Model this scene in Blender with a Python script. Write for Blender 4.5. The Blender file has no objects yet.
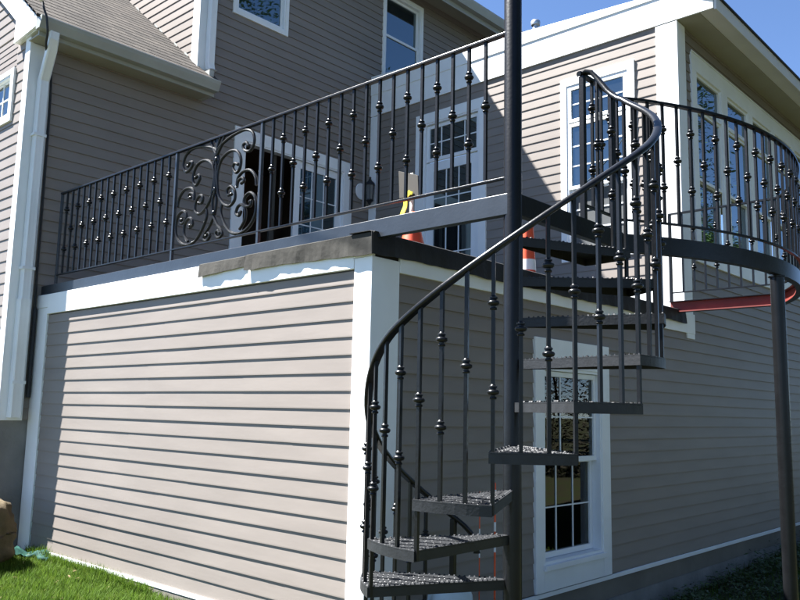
import bpy, bmesh, math, random
from mathutils import Vector, Matrix, noise
random.seed(7)
S = bpy.context.scene
COL = S.collection
R = math.radians

# ------------------------------------------------------------------ helpers
def lin(c):
    return tuple(c) + (1.0,)

class MB:
    """collects geometry, then links it as one mesh object"""
    def __init__(self):
        self.v = []; self.f = []
    def add(self, vs, fs):
        b = len(self.v)
        self.v += [tuple(p) for p in vs]
        self.f += [tuple(b + i for i in q) for q in fs]
    def box(self, x0, x1, y0, y1, z0, z1):
        self.add([(x0,y0,z0),(x1,y0,z0),(x1,y1,z0),(x0,y1,z0),(x0,y0,z1),(x1,y0,z1),(x1,y1,z1),(x0,y1,z1)],
                 [(0,3,2,1),(4,5,6,7),(0,1,5,4),(1,2,6,5),(2,3,7,6),(3,0,4,7)])
    def wbox(self, pl, u0, u1, d0, d1, z0, z1):
        ax, p = pl
        if ax == 'x': self.box(p-d1, p-d0, u0, u1, z0, z1)
        else: self.box(u0, u1, p-d1, p-d0, z0, z1)
    def prism(self, pts, vec):
        n = len(pts); vec = Vector(vec)
        vs = [Vector(p) for p in pts] + [Vector(p) + vec for p in pts]
        fs = [tuple(range(n-1,-1,-1)), tuple(range(n, 2*n))]
        fs += [(i, (i+1) % n, n+(i+1) % n, n+i) for i in range(n)]
        self.add(vs, fs)
    def sweep(self, path, prof, up=None, closed_ends=True):
        """prof: list of (a,b) in the frame (side, up)"""
        path = [Vector(p) for p in path]; n = len(path); m = len(prof)
        rings = []
        side = None
        for i in range(n):
            t = (path[min(i+1, n-1)] - path[max(i-1, 0)])
            if t.length < 1e-9: t = Vector((0,0,1))
            t.normalize()
            if up is not None:
                s = t.cross(Vector(up))
                if s.length < 1e-4: s = side or Vector((1,0,0))
                s.normalize()
            else:
                if side is None:
                    a = Vector((0,0,1)) if abs(t.z) < .9 else Vector((1,0,0))
                    s = t.cross(a).normalized()
                else:
                    s = (side - t*side.dot(t)).normalized()
            side = s
            w = s.cross(t).normalized()
            rings.append([path[i] + s*a + w*b for a, b in prof])
        vs = [p for r in rings for p in r]
        fs = []
        for i in range(n-1):
            for j in range(m):
                fs.append((i*m+j, i*m+(j+1) % m, (i+1)*m+(j+1) % m, (i+1)*m+j))
        if closed_ends:
            fs.append(tuple(range(m-1,-1,-1))); fs.append(tuple((n-1)*m+j for j in range(m)))
        self.add(vs, fs)
    def tube(self, path, r, n=8, up=None):
        self.sweep(path, [(r*math.cos(2*math.pi*k/n), r*math.sin(2*math.pi*k/n)) for k in range(n)], up)
    def lathe(self, prof, n=12, c=(0,0,0)):
        m = len(prof)
        vs = [(c[0]+r*math.cos(2*math.pi*k/n), c[1]+r*math.sin(2*math.pi*k/n), c[2]+z) for r, z in prof for k in range(n)]
        fs = [(i*n+k, i*n+(k+1) % n, (i+1)*n+(k+1) % n, (i+1)*n+k) for i in range(m-1) for k in range(n)]
        fs.append(tuple(range(n-1,-1,-1))); fs.append(tuple((m-1)*n+k for k in range(n)))
        self.add(vs, fs)
    def build(self, name, mat, parent=None, smooth=False, bevel=0, loc=None):
        me = bpy.data.meshes.new(name)
        me.from_pydata(self.v, [], self.f)
        bm = bmesh.new(); bm.from_mesh(me)
        bmesh.ops.recalc_face_normals(bm, faces=bm.faces)
        bm.to_mesh(me); bm.free()
        o = bpy.data.objects.new(name, me); COL.objects.link(o)
        me.materials.append(mat)
        if smooth:
            for p in me.polygons: p.use_smooth = True
            md = o.modifiers.new('edges', 'EDGE_SPLIT'); md.split_angle = R(42)
        if bevel:
            md = o.modifiers.new('bevel', 'BEVEL'); md.width = bevel; md.segments = 2; md.limit_method = 'ANGLE'
        if loc: o.location = loc
        if parent: attach(o, parent)
        return o

def attach(o, parent):
    o.parent = parent
    if parent.type == 'EMPTY':
        o.matrix_parent_inverse = Matrix.Translation(parent.location).inverted()

def inst(src, name, parent, loc, rotz=0):
    o = bpy.data.objects.new(name, src.data); COL.objects.link(o)
    o.location = loc; o.rotation_euler = (0, 0, rotz)
    for m in src.modifiers:
        n = o.modifiers.new(m.name, m.type)
        if m.type == 'EDGE_SPLIT': n.split_angle = m.split_angle
    attach(o, parent)
    return o

def tag(o, label=None, cat=None, group=None, kind=None):
    if label: o['label'] = label
    if cat: o['category'] = cat
    if group: o['group'] = group
    if kind: o['kind'] = kind
    return o

def thing(name, loc, label, cat, group=None):
    o = bpy.data.objects.new(name, None); COL.objects.link(o)
    o.location = loc; o.empty_display_size = .2
    return tag(o, label, cat, group)

def catmull(pts, k=6):
    pts = [Vector(p) for p in pts]; out = []
    for i in range(len(pts)-1):
        p0 = pts[max(i-1,0)]; p1 = pts[i]; p2 = pts[i+1]; p3 = pts[min(i+2, len(pts)-1)]
        for j in range(k):
            t = j/k
            out.append(.5*((2*p1)+(p2-p0)*t+(2*p0-5*p1+4*p2-p3)*t*t+(3*p1-p0-3*p2+p3)*t**3))
    out.append(pts[-1]); return out

# ------------------------------------------------------------------ materials
def mat(name, col, rough=.6, metal=0, spec=.5, var=.0, vscale=3.0, bump=.0, bscale=40., coat=0, stretch=(1,1,1), var2=None, detail=4):
    m = bpy.data.materials.new(name); m.use_nodes = True
    nt = m.node_tree; b = nt.nodes['Principled BSDF']
    b.inputs['Base Color'].default_value = lin(col)
    b.inputs['Roughness'].default_value = rough
    b.inputs['Metallic'].default_value = metal
    b.inputs['Specular IOR Level'].default_value = spec
    if coat:
        b.inputs['Coat Weight'].default_value = coat; b.inputs['Coat Roughness'].default_value = .12
    tc = nt.nodes.new('ShaderNodeTexCoord'); mp = nt.nodes.new('ShaderNodeMapping')
    mp.inputs['Scale'].default_value = stretch
    nt.links.new(tc.outputs['Object'], mp.inputs['Vector'])
    if var or var2:
        n = nt.nodes.new('ShaderNodeTexNoise'); n.inputs['Scale'].default_value = vscale; n.inputs['Detail'].default_value = detail
        nt.links.new(mp.outputs[0], n.inputs['Vector'])
        r = nt.nodes.new('ShaderNodeValToRGB')
        r.color_ramp.elements[0].position = .3; r.color_ramp.elements[1].position = .7
        c1 = var2 if var2 else tuple(c*(1-var) for c in col)
        c2 = col if var2 else tuple(min(1, c*(1+var)) for c in col)
        r.color_ramp.elements[0].color = lin(c1); r.color_ramp.elements[1].color = lin(c2)
        nt.links.new(n.outputs['Fac'], r.inputs['Fac'])
        nt.links.new(r.outputs['Color'], b.inputs['Base Color'])
    if bump:
        n2 = nt.nodes.new('ShaderNodeTexNoise'); n2.inputs['Scale'].default_value = bscale; n2.inputs['Detail'].default_value = 3
        nt.links.new(mp.outputs[0], n2.inputs['Vector'])
        bp = nt.nodes.new('ShaderNodeBump'); bp.inputs['Strength'].default_value = bump; bp.inputs['Distance'].default_value = .01
        nt.links.new(n2.outputs['Fac'], bp.inputs['Height'])
        nt.links.new(bp.outputs[0], b.inputs['Normal'])
    return m

SIDING = mat('taupe_vinyl', (.218,.1895,.167), .5, spec=.25, var=.075, vscale=1.1, bump=.03, bscale=9, stretch=(1,1,6))
WHITE  = mat('white_trim', (.78,.79,.79), .45, spec=.4, var=.05, vscale=2.5, bump=.05, bscale=14)
VWHITE = mat('white_vinyl', (.76,.78,.80), .35, spec=.5, var=.03, vscale=4)
BLACK_LIT  = mat('black_paint_sunlit_tone', (.017,.022,.029), .36, spec=.6, var=.2, vscale=7, bump=.08, bscale=50)  # black paint lightened so the sunlit blue-grey sheen is in its colour
BLACK  = mat('black_paint', (.005,.0053,.006), .32, spec=.30, var=.25, vscale=9, bump=.10, bscale=60)
TREADM = mat('tread_paint', (.012,.013,.0145), .5, spec=.4, var=.3, vscale=14, bump=.12, bscale=70)
PRIMER = mat('red_primer', (.155,.022,.015), .6, var=.2, vscale=6)
SHING  = None
CONC   = mat('concrete', (.20,.195,.185), .9, spec=.2, var=.25, vscale=2.2, bump=.5, bscale=30)
PANELM = mat('cement_panel', (.17,.155,.13), .85, spec=.2, var=.12, vscale=3, bump=.2, bscale=25)
EPDM   = mat('black_membrane', (.018,.018,.018), .7, spec=.35, var=.3, vscale=5, bump=.5, bscale=18)
FLAP   = mat('grey_membrane', (.044,.042,.037), .9, spec=.15, var=.25, vscale=7, bump=.22, bscale=26)
ROOFD  = mat('roof_membrane', (.03,.03,.03), .8, var=.3, vscale=2)
SOFF   = mat('soffit_vinyl', (.33,.315,.26), .6, var=.05)
SOFFG  = mat('soffit_panel', (.64,.63,.65), .6, var=.05)
GUTT   = mat('gutter_aluminium', (.33,.34,.32), .4, var=.06, vscale=3)
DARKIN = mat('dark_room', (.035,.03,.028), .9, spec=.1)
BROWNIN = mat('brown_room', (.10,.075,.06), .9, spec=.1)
CURT   = mat('curtain_cloth', (.20,.23,.26), .9, spec=.1, var=.3, vscale=6, stretch=(8,8,1))
CONEO  = mat('cone_orange', (.62,.062,.011), .5, var=.06)
CONEW  = mat('cone_band', (.75,.73,.70), .4)
YEL    = mat('yellow_ribbon', (.72,.68,.05), .5, var=.1)
WOOD   = mat('plywood', (.05,.045,.037), .85, var=.15, vscale=5, stretch=(1,1,.2))
STAKE  = mat('pale_stake', (.72,.68,.60), .7, var=.08)
MARKO  = mat('marker_orange', (.75,.10,.02), .5)
MARKW  = mat('marker_white', (.72,.72,.72), .4)
STONE  = mat('tan_stone', (.09,.070,.043), .9, spec=.15, var=.35, vscale=6, bump=.8, bscale=20)
TEAL   = mat('teal_plastic', (.010,.047,.038), .75, spec=.12, var=.12, vscale=6)
TUBM   = mat('pale_blue_plastic', (.42,.52,.58), .45, var=.05)
GALV   = mat('galvanised', (.55,.56,.57), .4, metal=.8, var=.1, vscale=12)
CABLE  = mat('black_rubber', (.012,.012,.012), .6)
CERAM  = mat('white_ceramic', (.7,.7,.68), .3)
LANT   = mat('lantern_metal', (.012,.012,.013), .4)
LGLASS = mat('lantern_glass', (.12,.12,.12), .1)
BARK   = mat('bark', (.07,.052,.038), .95, spec=.1, var=.4, vscale=6, bump=.9, bscale=14, stretch=(1,1,.3))
LEAF   = mat('leaf', (.060,.105,.026), .6, spec=.3, var=.5, vscale=.9)
SCREEN = mat('insect_screen', (.085,.09,.092), .75, spec=.25, var=.08)

def glass_mat():
    m = bpy.data.materials.new('window_glass'); m.use_nodes = True
    nt = m.node_tree; b = nt.nodes['Principled BSDF']
    b.inputs['Base Color'].default_value = (.012,.015,.017,1)
    b.inputs['Roughness'].default_value = .015
    b.inputs['IOR'].default_value = 2.7
    b.inputs['Specular Tint'].default_value = (.72,.93,1,1)
    n = nt.nodes.new('ShaderNodeTexNoise'); n.inputs['Scale'].default_value = 1.6; n.inputs['Detail'].default_value = 1
    tc = nt.nodes.new('ShaderNodeTexCoord'); nt.links.new(tc.outputs['Object'], n.inputs['Vector'])
    bp = nt.nodes.new('ShaderNodeBump'); bp.inputs['Strength'].default_value = .035; bp.inputs['Distance'].default_value = .05
    nt.links.new(n.outputs['Fac'], bp.inputs['Height']); nt.links.new(bp.outputs[0], b.inputs['Normal'])
    return m
GLASS = glass_mat()

def clear_glass():
    m = bpy.data.materials.new('clear_glass'); m.use_nodes = True
    nt = m.node_tree; nt.nodes.remove(nt.nodes['Principled BSDF'])
    out = nt.nodes['Material Output']
    tr = nt.nodes.new('ShaderNodeBsdfTransparent'); tr.inputs[0].default_value = (.62,.66,.64,1)
    gl = nt.nodes.new('ShaderNodeBsdfGlossy'); gl.inputs['Roughness'].default_value = .01
    fr = nt.nodes.new('ShaderNodeFresnel'); fr.inputs['IOR'].default_value = 1.55
    mx = nt.nodes.new('ShaderNodeMixShader')
    nt.links.new(fr.outputs[0], mx.inputs[0]); nt.links.new(tr.outputs[0], mx.inputs[1]); nt.links.new(gl.outputs[0], mx.inputs[2])
    nt.links.new(mx.outputs[0], out.inputs['Surface'])
    return m
CLEAR = clear_glass()

def shingle_mat():
    m = mat('asphalt_shingle', (.17,.145,.12), .95, spec=.15, bump=.5, bscale=90)
    nt = m.node_tree; b = nt.nodes['Principled BSDF']
    tc = nt.nodes.new('ShaderNodeTexCoord'); mp = nt.nodes.new('ShaderNodeMapping'); mp.inputs['Scale'].default_value = (1,1.284,0)
    nt.links.new(tc.outputs['Object'], mp.inputs[0])
    br = nt.nodes.new('ShaderNodeTexBrick')
    br.inputs['Color1'].default_value = (.075,.064,.054,1); br.inputs['Color2'].default_value = (.036,.031,.027,1)
    br.inputs['Mortar'].default_value = (.02,.018,.017,1); br.inputs['Scale'].default_value = 1
    br.inputs['Mortar Size'].default_value = .003; br.inputs['Brick Width'].default_value = .21; br.inputs['Row Height'].default_value = .14
    nt.links.new(mp.outputs[0], br.inputs['Vector'])
    n = nt.nodes.new('ShaderNodeTexNoise'); n.inputs['Scale'].default_value = 40
    nt.links.new(tc.outputs['Object'], n.inputs['Vector'])
    mx = nt.nodes.new('ShaderNodeMix'); mx.data_type = 'RGBA'; mx.blend_type = 'OVERLAY'; mx.inputs[0].default_value = .6
    nt.links.new(br.outputs['Color'], mx.inputs[6]); nt.links.new(n.outputs['Fac'], mx.inputs[7])
    nt.links.new(mx.outputs[2], b.inputs['Base Color'])
    return m
SHING = shingle_mat()

def grass_mat():
    m = mat('grass_blade', (.10,.19,.022), .7, spec=.10)
    nt = m.node_tree; b = nt.nodes['Principled BSDF']
    oi = nt.nodes.new('ShaderNodeTexCoord')
    n = nt.nodes.new('ShaderNodeTexNoise'); n.inputs['Scale'].default_value = 16; n.inputs['Detail'].default_value = 4
    nt.links.new(oi.outputs['Object'], n.inputs['Vector'])
    r = nt.nodes.new('ShaderNodeValToRGB')
    e = r.color_ramp.elements
    e[0].position = .3; e[0].color = (.045,.092,.010,1); e[1].position = .62; e[1].color = (.085,.142,.018,1)
    x = e.new(.78); x.color = (.13,.135,.04,1)
    nt.links.new(n.outputs['Fac'], r.inputs[0]); nt.links.new(r.outputs[0], b.inputs['Base Color'])
    tl = nt.nodes.new('ShaderNodeBsdfTranslucent'); nt.links.new(r.outputs[0], tl.inputs[0])
    mx = nt.nodes.new('ShaderNodeMixShader'); mx.inputs[0].default_value = .35
    out = nt.nodes['Material Output']
    nt.links.new(b.outputs[0], mx.inputs[1]); nt.links.new(tl.outputs[0], mx.inputs[2]); nt.links.new(mx.outputs[0], out.inputs['Surface'])
    return m
GRASS = grass_mat()
UNDER = mat('undergrowth_leaf', (.05,.046,.032), .7, spec=.2, var=.5, vscale=1.2)
WEED = mat('weed_leaf', (.045,.075,.022), .6, var=.4, vscale=8)
SOIL = mat('lawn_soil', (.042,.056,.020), .95, spec=.1, var2=(.05,.042,.028), vscale=2.2, bump=.6, bscale=12, detail=8)

# ------------------------------------------------------------------ dimensions
EXP = .1143           # siding exposure
XF, YF = 0.0, 0.0     # ground-floor extension faces (x = 0, y = 0)
YM = 4.78             # main house wall
XA = 4.76             # second-storey addition wall
def gz(x, y):
    """ground height"""
    a = .045 + .018*y                      # lawn on the left
    b = -.20 + .03*max(0, x-4.6)           # dug-out side on the right
    t = min(1, max(0, (x - .2 + .55*(min(y,0)))/2.0 )); t = t*t*(3-2*t)
    if x < 0: t = min(t, max(0, (-y-.3)*.15))
    far = math.hypot(x, y)
    h = a*(1-t) + b*t
    h = min(h, .16)
    k = min(1, max(0, (far-14)/25))
    return h*(1-k) + (-.25)*k + .018*noise.noise((x*.9, y*.9, 0))

# ------------------------------------------------------------------ setting: lawn
def build_ground():
    def axis(c0, c1, s, far):
        a = []; x = c0
        while x <= c1: a.append(x); x += s
        st = s; x = c1
        while x < far: st *= 1.35; x += st; a.append(x)
        st = s; x = c0
        while x > -far: st *= 1.35; x -= st; a.append(x)
        return sorted(a)
    xs = axis(-8, 12, .25, 400); ys = axis(-8, 7, .25, 400)
    vs = [(x, y, gz(x, y)) for x in xs for y in ys]
    n = len(ys)
    fs = [(i*n+j, (i+1)*n+j, (i+1)*n+j+1, i*n+j+1) for i in range(len(xs)-1) for j in range(n-1)]
    m = MB(); m.add(vs, fs)
    o = m.build('lawn_ground', SOIL, smooth=True); o.modifiers.clear()
    tag(o, kind='structure', label='gently sloping lawn soil around the house', cat='ground')
build_ground()

def blade(m, x, y, z, h, w, a, lean):
    dx, dy = math.cos(a), math.sin(a); px, py = -dy*w, dx*w
    l = lean*h
    m.add([(x-px,y-py,z),(x+px,y+py,z),(x+px*.7+dx*l*.35,y+py*.7+dy*l*.35,z+h*.55),(x-px*.7+dx*l*.35,y-py*.7+dy*l*.35,z+h*.55),
           (x+dx*l,y+dy*l,z+h)], [(0,1,2,3),(3,2,4)])
g = MB()
def scatter(n, x0, x1, y0, y1, h0, h1, test=None, w=.0028):
    for _ in range(n):
        x = random.uniform(x0, x1); y = random.uniform(y0, y1)
        if test and not test(x, y): continue
        c = .6 + .8*noise.noise((x*3, y*3, 4))
        h = random.uniform(h0, h1)*(.75 + .5*max(0, c))
        blade(g, x, y, gz(x, y)-.005, h, w*random.uniform(.7,1.3), random.uniform(0, 6.283), random.uniform(.1,.8))
scatter(42000, -1.5, -.004, 1.3, 4.9, .035, .085, lambda x, y: not (x > -.36 and y > 4.5))
scatter(3500, -.09, -.006, 2.3, 4.9, .06, .13, lambda x, y: not (y > 4.5))
scatter(26000, -4.5, 0, -4, 4.9, .03, .075, lambda x, y: not (x > -1.5 and y > 1.3))
scatter(14000, 0, 9, -4, -.02, .03, .09, None, .004)
o = g.build('lawn_grass', GRASS); tag(o, 'bright green short lawn grass along the sunlit siding', 'grass', kind='stuff')
LIT = mat('dead_leaf', (.16,.10,.045), .8, var=.4, vscale=20)
wd = MB()
def leafquad(m, c, s, rnd):
    a = rnd.uniform(0, 6.283); b = rnd.uniform(-.9, .9)
    u = Vector((math.cos(a), math.sin(a), b*.6)).normalized()*s
    v = Vector((-math.sin(a), math.cos(a), rnd.uniform(-.6,.6))).normalized()*s*.45
    c = Vector(c)
    m.add([c-u, c-v*.9, c+u, c+v*.9], [(0,1,2,3)])
rw = random.Random(3)
lt = MB()
for _ in range(260):
    x = -rw.random()**1.4*2.6-.02; y = rw.uniform(-1, 4.9)
    if x > -.36 and y > 4.5: continue
    leafquad(lt, (x, y, gz(x, y)+rw.uniform(.02,.05)), rw.uniform(.012,.026), rw)
o = lt.build('leaf_litter', LIT); tag(o, 'scattered dead leaves and clippings on the lawn', 'leaf litter', kind='stuff')
for _ in range(330):
    x = rw.uniform(3.8, 9.5); y = -abs(rw.gauss(0, .45)) - .06
    z = gz(x, y); H = rw.uniform(.05, .17)*(1.4 if x > 5.6 else 1)
    for k in range(16):
        leafquad(wd, (x+rw.gauss(0,.05), y+rw.gauss(0,.045), z+rw.uniform(0,H)), rw.uniform(.012,.035), rw)
o = wd.build('weed_patch', WEED); tag(o, 'dark shaded weeds growing against the concrete foundation', 'weeds', kind='stuff')

# ------------------------------------------------------------------ house
house = thing('house', (4.0, YM, 0), 'taupe vinyl-sided two-storey house with flat-roofed extension and white trim', 'house')
rs = random.Random(11)
def siding(name, pl, u0, u1, z0, z1, openings=(), ulim=None, label=None, e=EXP, lap=.0072):
    """lap siding: one strip per course, real overlaps; openings (u0,u1,z0,z1) left free"""
    m = MB(); ax, p = pl
    def P(u, d, z): return (p-d, u, z) if ax == 'x' else (u, p-d, z)
    n = int(math.ceil((z1-z0)/e)); lap = .0125 if ax == 'y' else lap
    for i in range(n):
        a = z0+i*e; b = min(z1, a+e); mid = (a+b)/2
        lo, hi = u0, u1
        if ulim:
            l2, h2 = ulim(b); lo = max(lo, l2); hi = min(hi, h2)
        if hi-lo < .02: continue
        iv = [(lo, hi)]
        for (o0, o1, oz0, oz1) in openings:
            if oz0 < mid < oz1:
                nv = []
                for (s, t) in iv:
                    if o1 <= s or o0 >= t: nv.append((s, t)); continue
                    if o0 > s: nv.append((s, o0))
                    if o1 < t: nv.append((o1, t))
                iv = nv
        jl = rs.uniform(-.0003,.0003)
        jv = []
        for (s, t) in iv:
            if t-s > 2.2:
                sm = s+(t-s)*rs.uniform(.12,.88) if t-s < 5 else s+rs.uniform(.8,3.2)
                q0 = s; j = 0
                while sm < t-.4:
                    jv.append((q0, sm+.02, 0 if j % 2 else .0006)); q0 = sm; sm += 3.66; j += 1
                jv.append((q0, t, 0 if j % 2 else .0006))
            else: jv.append((s, t, 0))
        for (s, t, dj) in jv:
            k = max(1, int((t-s)/.55))
            us = [s+(t-s)*q/k for q in range(k+1)]
            off = [jl+rs.uniform(-.0002,.0002) for _ in us]
            zo = [rs.uniform(-.0005,.0005) for _ in us]
            vs = []
            for q, u in enumerate(us):
                d = lap+off[q]+dj
                vs += [P(u, -.004, a+zo[q]), P(u, d, a+zo[q]), P(u, d, a+.008+zo[q]), P(u, dj, b+.003)]
            fs = []
            for q in range(k):
                c = q*4; f = (q+1)*4
                fs += [(c, f, f+1, c+1), (c+1, f+1, f+2, c+2), (c+2, f+2, f+3, c+3)]
            m.add(vs, fs)
    o = m.build(name, SIDING, house)
    if label: o['label'] = label
    return o
def part(name, m, material, parent=None, bevel=0, smooth=False, label=None):
    o = m.build(name, material, parent or house, smooth, bevel)
    if label: o['label'] = label
    return o
def board(name, pl, u0, u1, d0, d1, z0, z1, material=WHITE, bevel=.003, label=None):
    m = MB(); m.wbox(pl, u0, u1, d0, d1, z0, z1)
    return part(name, m, material, house, bevel, label=label)

PX0 = ('x', XF); PY0 = ('y', YF); PM = ('y', YM); PA = ('x', XA); PW = ('x', -.30); PT = ('x', 1.70)

# window builder: casing is the part, its pieces the sub-parts
def window(pl, cas, inner, sashes, name='window', depth=.028, glass=GLASS, recess=.035, label=None, mid=True, sill=True, casmat=WHITE, apron=0, backing=True):
    u0, u1, z0, z1 = cas; i0, i1, j0, j1 = inner
    m = MB()
    m.wbox(pl, u0, i0, -.01, depth, z0, z1); m.wbox(pl, i1, u1, -.01, depth, z0, z1)
    m.wbox(pl, i0, i1, -.01, depth, j1, z1)
    m.wbox(pl, i0, i1, -.01, depth, z0, j0)
    w = part(name, m, casmat, house, .003, label=label)
    # vinyl unit: jamb liner around the opening
    f = MB(); t = .022
    f.wbox(pl, i0, i0+t, -recess-.05, depth-.008, j0, j1); f.wbox(pl, i1-t, i1, -recess-.05, depth-.008, j0, j1)
    f.wbox(pl, i0+t, i1-t, -recess-.05, depth-.008, j1-t, j1); f.wbox(pl, i0+t, i1-t, -recess-.05, depth-.008, j0, j0+t)
    f.build('frame', VWHITE, w, bevel=.002)
    for sh in sashes:
        a, b, c, d, cols, rows = sh[:6]; st = sh[6] if len(sh) > 6 else .04; dd = sh[7] if len(sh) > 7 else 0
        gm = sh[8] if len(sh) > 8 else glass
        D1 = -recess+dd+.02; D0 = -recess+dd-.02
        s = MB()
        s.wbox(pl, a, a+st, D0, D1, c, d); s.wbox(pl, b-st, b, D0, D1, c, d)
        s.wbox(pl, a+st, b-st, D0, D1, c, c+st); s.wbox(pl, a+st, b-st, D0, D1, d-st, d)
        s.build('sash', VWHITE, w, bevel=.002)
        pane = MB(); pane.wbox(pl, a+st, b-st, -recess+dd-.006, -recess+dd+.002, c+st, d-st)
        pane.build('pane', gm, w)
        if cols*rows > 1:
            g = MB(); h = .0055 if gm is CLEAR else .008; go = 0
            for k in range(1, cols):
                u = a+st+(b-a-2*st)*k/cols; g.wbox(pl, u-h, u+h, -recess+dd+.0025+go, -recess+dd+.010+go, c+st, d-st)
            for k in range(1, rows):
                z = c+st+(d-c-2*st)*k/rows; g.wbox(pl, a+st, b-st, -recess+dd+.0025+go, -recess+dd+.0095+go, z-h, z+h)
            g.build('grille', VWHITE, w)
    return w

# --- ground-floor extension, sunlit left face
siding('wall', PX0, .12, YM-.22, .19, 2.44, label='sunlit ground-floor wall of the extension')
board('corner_board', PX0, -.022, .137, -.005, .022, .10, 2.52)
m = MB(); m.wbox(PY0, 0, .235, -.005, .022, .10, 2.52); part('corner_board', m, WHITE, bevel=.003)
board('corner_board', PX0, YM-.25, YM-.003, -.005, .022, .05, 2.52)
m = MB(); m.wbox(PX0, .138, YM-.252, -.003, .026, 2.453, 2.655); part('fascia', m, WHITE, bevel=.003, label='white fascia board above the sunlit extension wall')
for (a, b) in ((-.024, .138), (YM-.252, YM-.003)):
    m = MB(); m.wbox(PX0, a, b, -.003, .027, 2.522, 2.655); part('fascia_block', m, WHITE, bevel=.003)
m = MB(); m.wbox(PX0, .137, YM-.25, .0, .018, .162, .192); part('base_trim', m, WHITE, bevel=.002)
m = MB(); m.box(-.014, 4.6, .015, 4.7, -.6, .161); part('foundation', m, PANELM, label='beige parged foundation under the sunlit wall')

# --- ground-floor right face
LW = (1.83, 3.03, .20, 2.165); LWi = (1.955, 2.885, .40, 1.93)
siding('wall', PY0, .22, 14, .20, 2.49, openings=[(LWi[0]-.05, LWi[1]+.05, .26, 2.1)], label='shaded lower side wall of the extension')
siding('wall', PY0, 4.90, 14, 2.486, 5.98, openings=[(5.2, 9.7, 3.35, 5.62)], label='shaded upper side wall of the addition')
m = MB(); m.wbox(PY0, .237, 4.985, .004, .027, 2.445, 2.66); part('fascia', m, WHITE, bevel=.003, label='white fascia board on the shaded side wall')
m = MB(); m.wbox(PY0, .236, 14, .0, .02, .158, .192); part('base_trim', m, WHITE, bevel=.002)
m = MB(); m.wbox(PY0, .02, 14, -.02, -.001, -.005, .157); part('skirt_panel', m, PANELM)
m = MB(); m.wbox(PY0, .02, 14, -.2, .006, -.8, -.006); part('foundation', m, CONC, label='grey concrete foundation on the shaded side')

# interior seen through the lower window
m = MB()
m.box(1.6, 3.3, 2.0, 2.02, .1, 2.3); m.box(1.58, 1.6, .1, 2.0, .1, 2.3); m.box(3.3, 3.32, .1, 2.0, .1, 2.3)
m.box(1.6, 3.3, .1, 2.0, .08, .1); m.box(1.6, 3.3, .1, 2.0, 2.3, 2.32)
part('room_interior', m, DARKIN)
m = MB()
def drape(u0, u1):
    k = 40; fr = []; 
    for i in range(k+1):
        u = u0+(u1-u0)*i/k; y = .16+.022*math.sin(i*1.25)+.01*math.sin(i*.5)
        fr.append((u, y))
    vs = [(u, y, .42) for u, y in fr]+[(u, y, 2.05) for u, y in fr]
    m.add(vs, [(i, i+1, k+2+i, k+1+i) for i in range(k)])
drape(2.47, 2.90)
part('curtain', m, CURT, smooth=True)
a, b = LWi[0]+.022, LWi[1]-.022
window(PY0, LW, LWi, [(a, b, 1.17, 1.905, 3, 2, .042, .0), (a, b, .425, 1.205, 3, 2, .045, -.045)], glass=CLEAR, depth=.03, label='double-hung window low on the shaded side wall')
m = MB(); m.wbox(PY0, LWi[0]-.02, LWi[1]+.02, .031, .055, .36, .40); part('window_sill', m, WHITE, bevel=.003)

# --- second-storey addition, face towards the deck
DT = (2.60, 3.84, 2.75, 5.75); DTi = (2.72, 3.68, 2.78, 5.60)
WT = (.50, 1.475, 3.36, 5.65); WTi = (.585, 1.39, 3.46, 5.55)
siding('wall', PA, .10, YM-.10, 3.0, 5.98, openings=[(DTi[0]-.05, DTi[1]+.05, 2.7, 5.68), (WTi[0]-.04, WTi[1]+.04, 3.42, 5.6)], label='upper wall of the addition facing the deck, half in shadow')
board('kick_board', PA, .232, YM-.10, -.004, .016, 2.66, 3.0)
m = MB(); m.wbox(PA, -.022, .232, -.005, .022, 2.66, 5.955); part('corner_board', m, WHITE, bevel=.003)
m = MB(); m.wbox(PY0, XA, XA+.19, -.005, .023, 2.45, 5.955); m.wbox(PY0, XA+.03, XA+.225, -.003, .0225, 2.39, 2.449); part('corner_board', m, WHITE, bevel=.003)
board('corner_board', PA, YM-.16, YM-.02, -.005, .022, 2.66, 5.955)
window(PA, DT, DTi, [(DTi[0]+.02, DTi[1]-.02, 5.04, 5.57, 4, 2, .05), (DTi[0]+.02, DTi[1]-.02, 2.80, 5.02, 3, 5, .13)], name='door', label='glazed deck door with a transom, in the shadow')
window(PA, WT, WTi, [(WTi[0]+.02, WTi[1]-.02, 5.08, 5.53, 2, 2, .04), (WTi[0]+.02, WTi[1]-.02, 4.24, 5.06, 2, 3, .04), (WTi[0]+.02, WTi[1]-.02, 3.48, 4.26, 2, 3, .04, -.03, SCREEN)], recess=.006, depth=.022, label='sunlit window with transom behind the stair head')
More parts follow.
